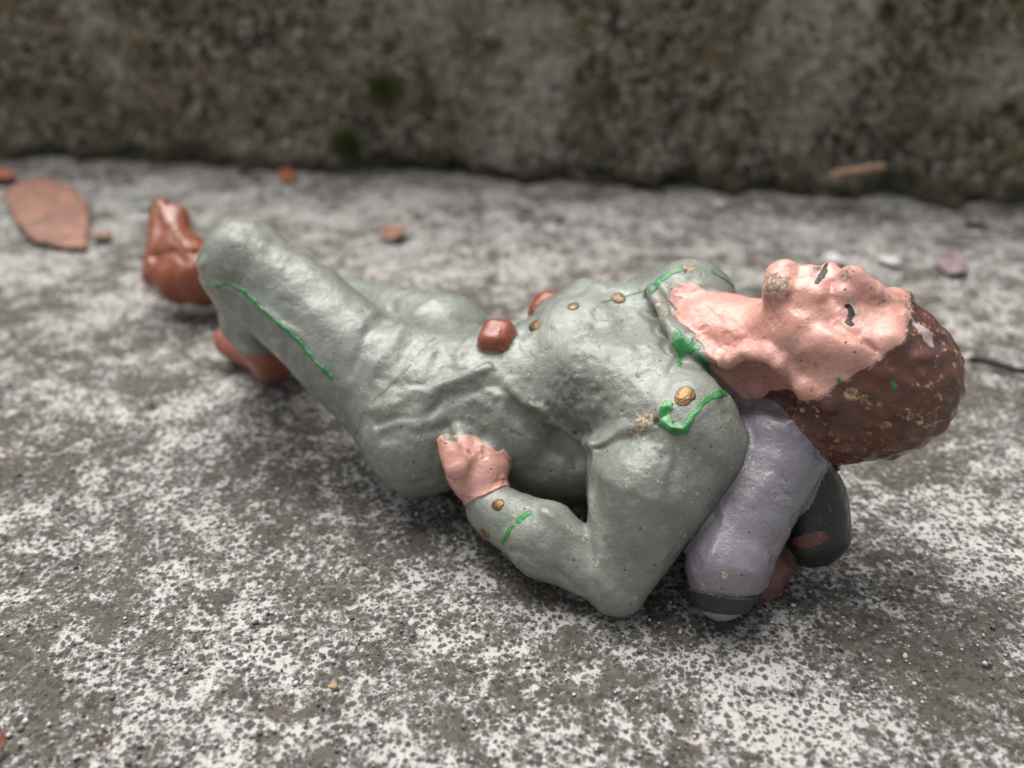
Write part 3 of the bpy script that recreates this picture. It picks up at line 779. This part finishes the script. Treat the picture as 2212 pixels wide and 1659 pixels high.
def stick(name, a, b, r, mat, label, cat, seed=0, flat=1.0):
    a, b = np.array(a), np.array(b); n = 22; k = 10; rs = np.random.RandomState(seed); d = unit(b-a)
    s = unit(np.cross(d, (0, 0, 1))); u = np.cross(s, d); V = []; F = []
    for i in range(n):
        t = i/(n-1); c = a+(b-a)*t + s*(.04*np.sin(5*t+seed)) + u*.01*np.sin(9*t)
        rr = r*(1-.35*t)*(.25 if i in (0, n-1) else 1)*(.85+.3*rs.rand())
        for j in range(k):
            an = 2*math.pi*j/k; V.append(c+s*math.cos(an)*rr+u*math.sin(an)*rr*flat*(.9+.2*rs.rand()))
    for i in range(n-1):
        for j in range(k):
            F.append((i*k+j, i*k+(j+1) % k, (i+1)*k+(j+1) % k, (i+1)*k+j))
    V.append(a); V.append(b); V = np.array(V)
    Fq = list(F)
    for j in range(k):
        Fq.append((j, n*k, n*k, (j+1) % k)); Fq.append(((n-1)*k+j, (n-1)*k+(j+1) % k, n*k+1, n*k+1))
    base = np.array([(a[0]+b[0])/2, (a[1]+b[1])/2, min(a[2], b[2])-r])
    me = bpy.data.meshes.new(name); vv = ((V-base)*CM).tolist()
    me.from_pydata(vv, [], [tuple(dict.fromkeys(f)) for f in Fq]); me.materials.append(mat)
    me.polygons.foreach_set('use_smooth', np.ones(len(me.polygons), bool))
    o = bpy.data.objects.new(name, me); COL.objects.link(o); o.location = base*CM
    return tag(o, label, cat)
stick('wood_splinter', on_wall(1790, 380, .85), on_wall(1910, 358, .75), .10, M['wood'], 'pale brown wood splinter caught on the foot of the mossy step', 'twig', 2, .8)
stick('twig', at(2090, 778, .04), at(2290, 812, .05), .045, M['darkwood'], 'thin dark twig lying on the concrete beside the brown hair', 'twig', 4)

def pebble(name, px, py, r, mat, label, squash=.6, seed=0, sink=.25):
    rs = np.random.RandomState(seed); me = bpy.data.meshes.new(name)
    import bmesh
    bm = bmesh.new(); bmesh.ops.create_icosphere(bm, subdivisions=3, radius=1)
    ph = rs.rand(6)*6; s = (1+rs.rand()*.35, .85+rs.rand()*.3, squash)
    for v in bm.verts:
        c = v.co; k = 1+.16*math.sin(2.3*c.x+ph[0])*math.cos(2.9*c.y+ph[1])+.12*math.sin(3.7*c.z+2*c.x+ph[2])+.06*math.sin(7*c.y+5*c.x+ph[3])
        v.co = (c.x*k*s[0]*r*CM, c.y*k*s[1]*r*CM, c.z*k*s[2]*r*CM)
    for f in bm.faces: f.smooth = True
    bm.to_mesh(me); bm.free(); me.materials.append(mat)
    p = at(px, py, r*squash*(1-sink)) if not isinstance(px, np.ndarray) else px
    o = bpy.data.objects.new(name, me); COL.objects.link(o); p = p.copy(); p[2] = r*squash*(1-sink)-.03; o.location = p*CM
    o.rotation_euler = (0, 0, rs.rand()*6); return tag(o, label, 'pebble')
pebble('pebble', 1553, 440, .13, M['white_stone'], 'small white pebble alone near the foot of the step', .7, 1)
pebble('pebble', 1800, 556, .17, M['white_stone'], 'rounded white pebble just behind the nose of the figurine', .5, 2)
pebble('pebble', 1925, 560, .17, M['white_stone'], 'flat white pebble behind the forehead of the figurine', .4, 3)
pebble('pebble', 685, 335, .15, M['white_stone'], 'white pebble touching the bottom edge of the dark step', .8, 4)
pebble('pebble', 312, 443, .10, M['teal_stone'], 'tiny pale turquoise chip beside the raised brown boot', .7, 5)
pebble('pebble', 1210, 468, .09, M['grey_stone'], 'small grey pebble on the slab between pouches and step', .7, 6)
pebble('pebble', 2108, 475, .15, M['grey_stone'], 'dark grey lump of grit close to the step above the twig', .6, 7)
pebble('pebble', 720, 1477, .03, M['ochre'], 'tiny ochre sand grain in front of the figurine', .7, 8)

def moss(px, py, r, label, seed):
    rs = np.random.RandomState(seed); c = on_wall(px, py, .22); V = []; F = []
    for i in range(420):
        d = rs.randn(3); d -= wnrm*min(0, d@wnrm)*1.5; d = unit(d)
        b = c+rs.randn(3)*r*np.array([.5, .1, .5]); L = r*(.35+.5*rs.rand()); s = unit(np.cross(d, rs.randn(3)))*r*.07
        k = len(V); V += [b-s, b+s, b+d*L+s*.2, b+d*L-s*.2]; F.append((k, k+1, k+2, k+3))
    o = link_mesh('moss_tuft', np.array(V), np.array(F), M['moss'], None, c); o.location = c*CM
    return tag(o, label, 'moss', 'moss tufts on the step')
moss(832, 195, .30, 'yellow green moss tuft growing on the step face above the bent knee', 1)
moss(752, 308, .28, 'dark green moss tuft at the foot of the step', 2)

# sand and grit lying loose on the slab: nobody could count it
rs = np.random.RandomState(9); V = []; F = []
ico = [(-1, 1.6, 0), (1, 1.6, 0), (-1, -1.6, 0), (1, -1.6, 0), (0, -1, 1.6), (0, 1, 1.6), (0, -1, -1.6), (0, 1, -1.6), (1.6, 0, -1), (1.6, 0, 1), (-1.6, 0, -1), (-1.6, 0, 1)]
icf = [(0,11,5),(0,5,1),(0,1,7),(0,7,10),(0,10,11),(1,5,9),(5,11,4),(11,10,2),(10,7,6),(7,1,8),(3,9,4),(3,4,2),(3,2,6),(3,6,8),(3,8,9),(4,9,5),(2,4,11),(6,2,10),(8,6,7),(9,8,1)]
ico = np.array(ico)/1.9; icf = np.array(icf)
for nm, mat, cnt, sd in (('pale_grit', M['white_stone'], 900, 1), ('dark_grit', M['grey_stone'], 700, 2)):
    rs = np.random.RandomState(sd)
    t = rs.rand(cnt); py = 390+(1680-390)*rs.rand(cnt)**.6; px = rs.rand(cnt)*2400-100
    VV = []; FF = []
    for k in range(cnt):
        p = at(px[k], py[k], 0)
        if p[1] > 17: continue
        r = .010+.016*rs.rand()**3
        VV.append(ico*(r*(.7+.6*rs.rand(12, 1)))*np.array([1, 1, .7])+np.array([p[0], p[1], r*.15-.045])); FF.append(icf+12*(len(VV)-1))
    o = link_mesh(nm, np.concatenate(VV), np.concatenate(FF), mat); o['kind'] = 'stuff'
    o['label'] = 'loose sand grains scattered on the concrete'
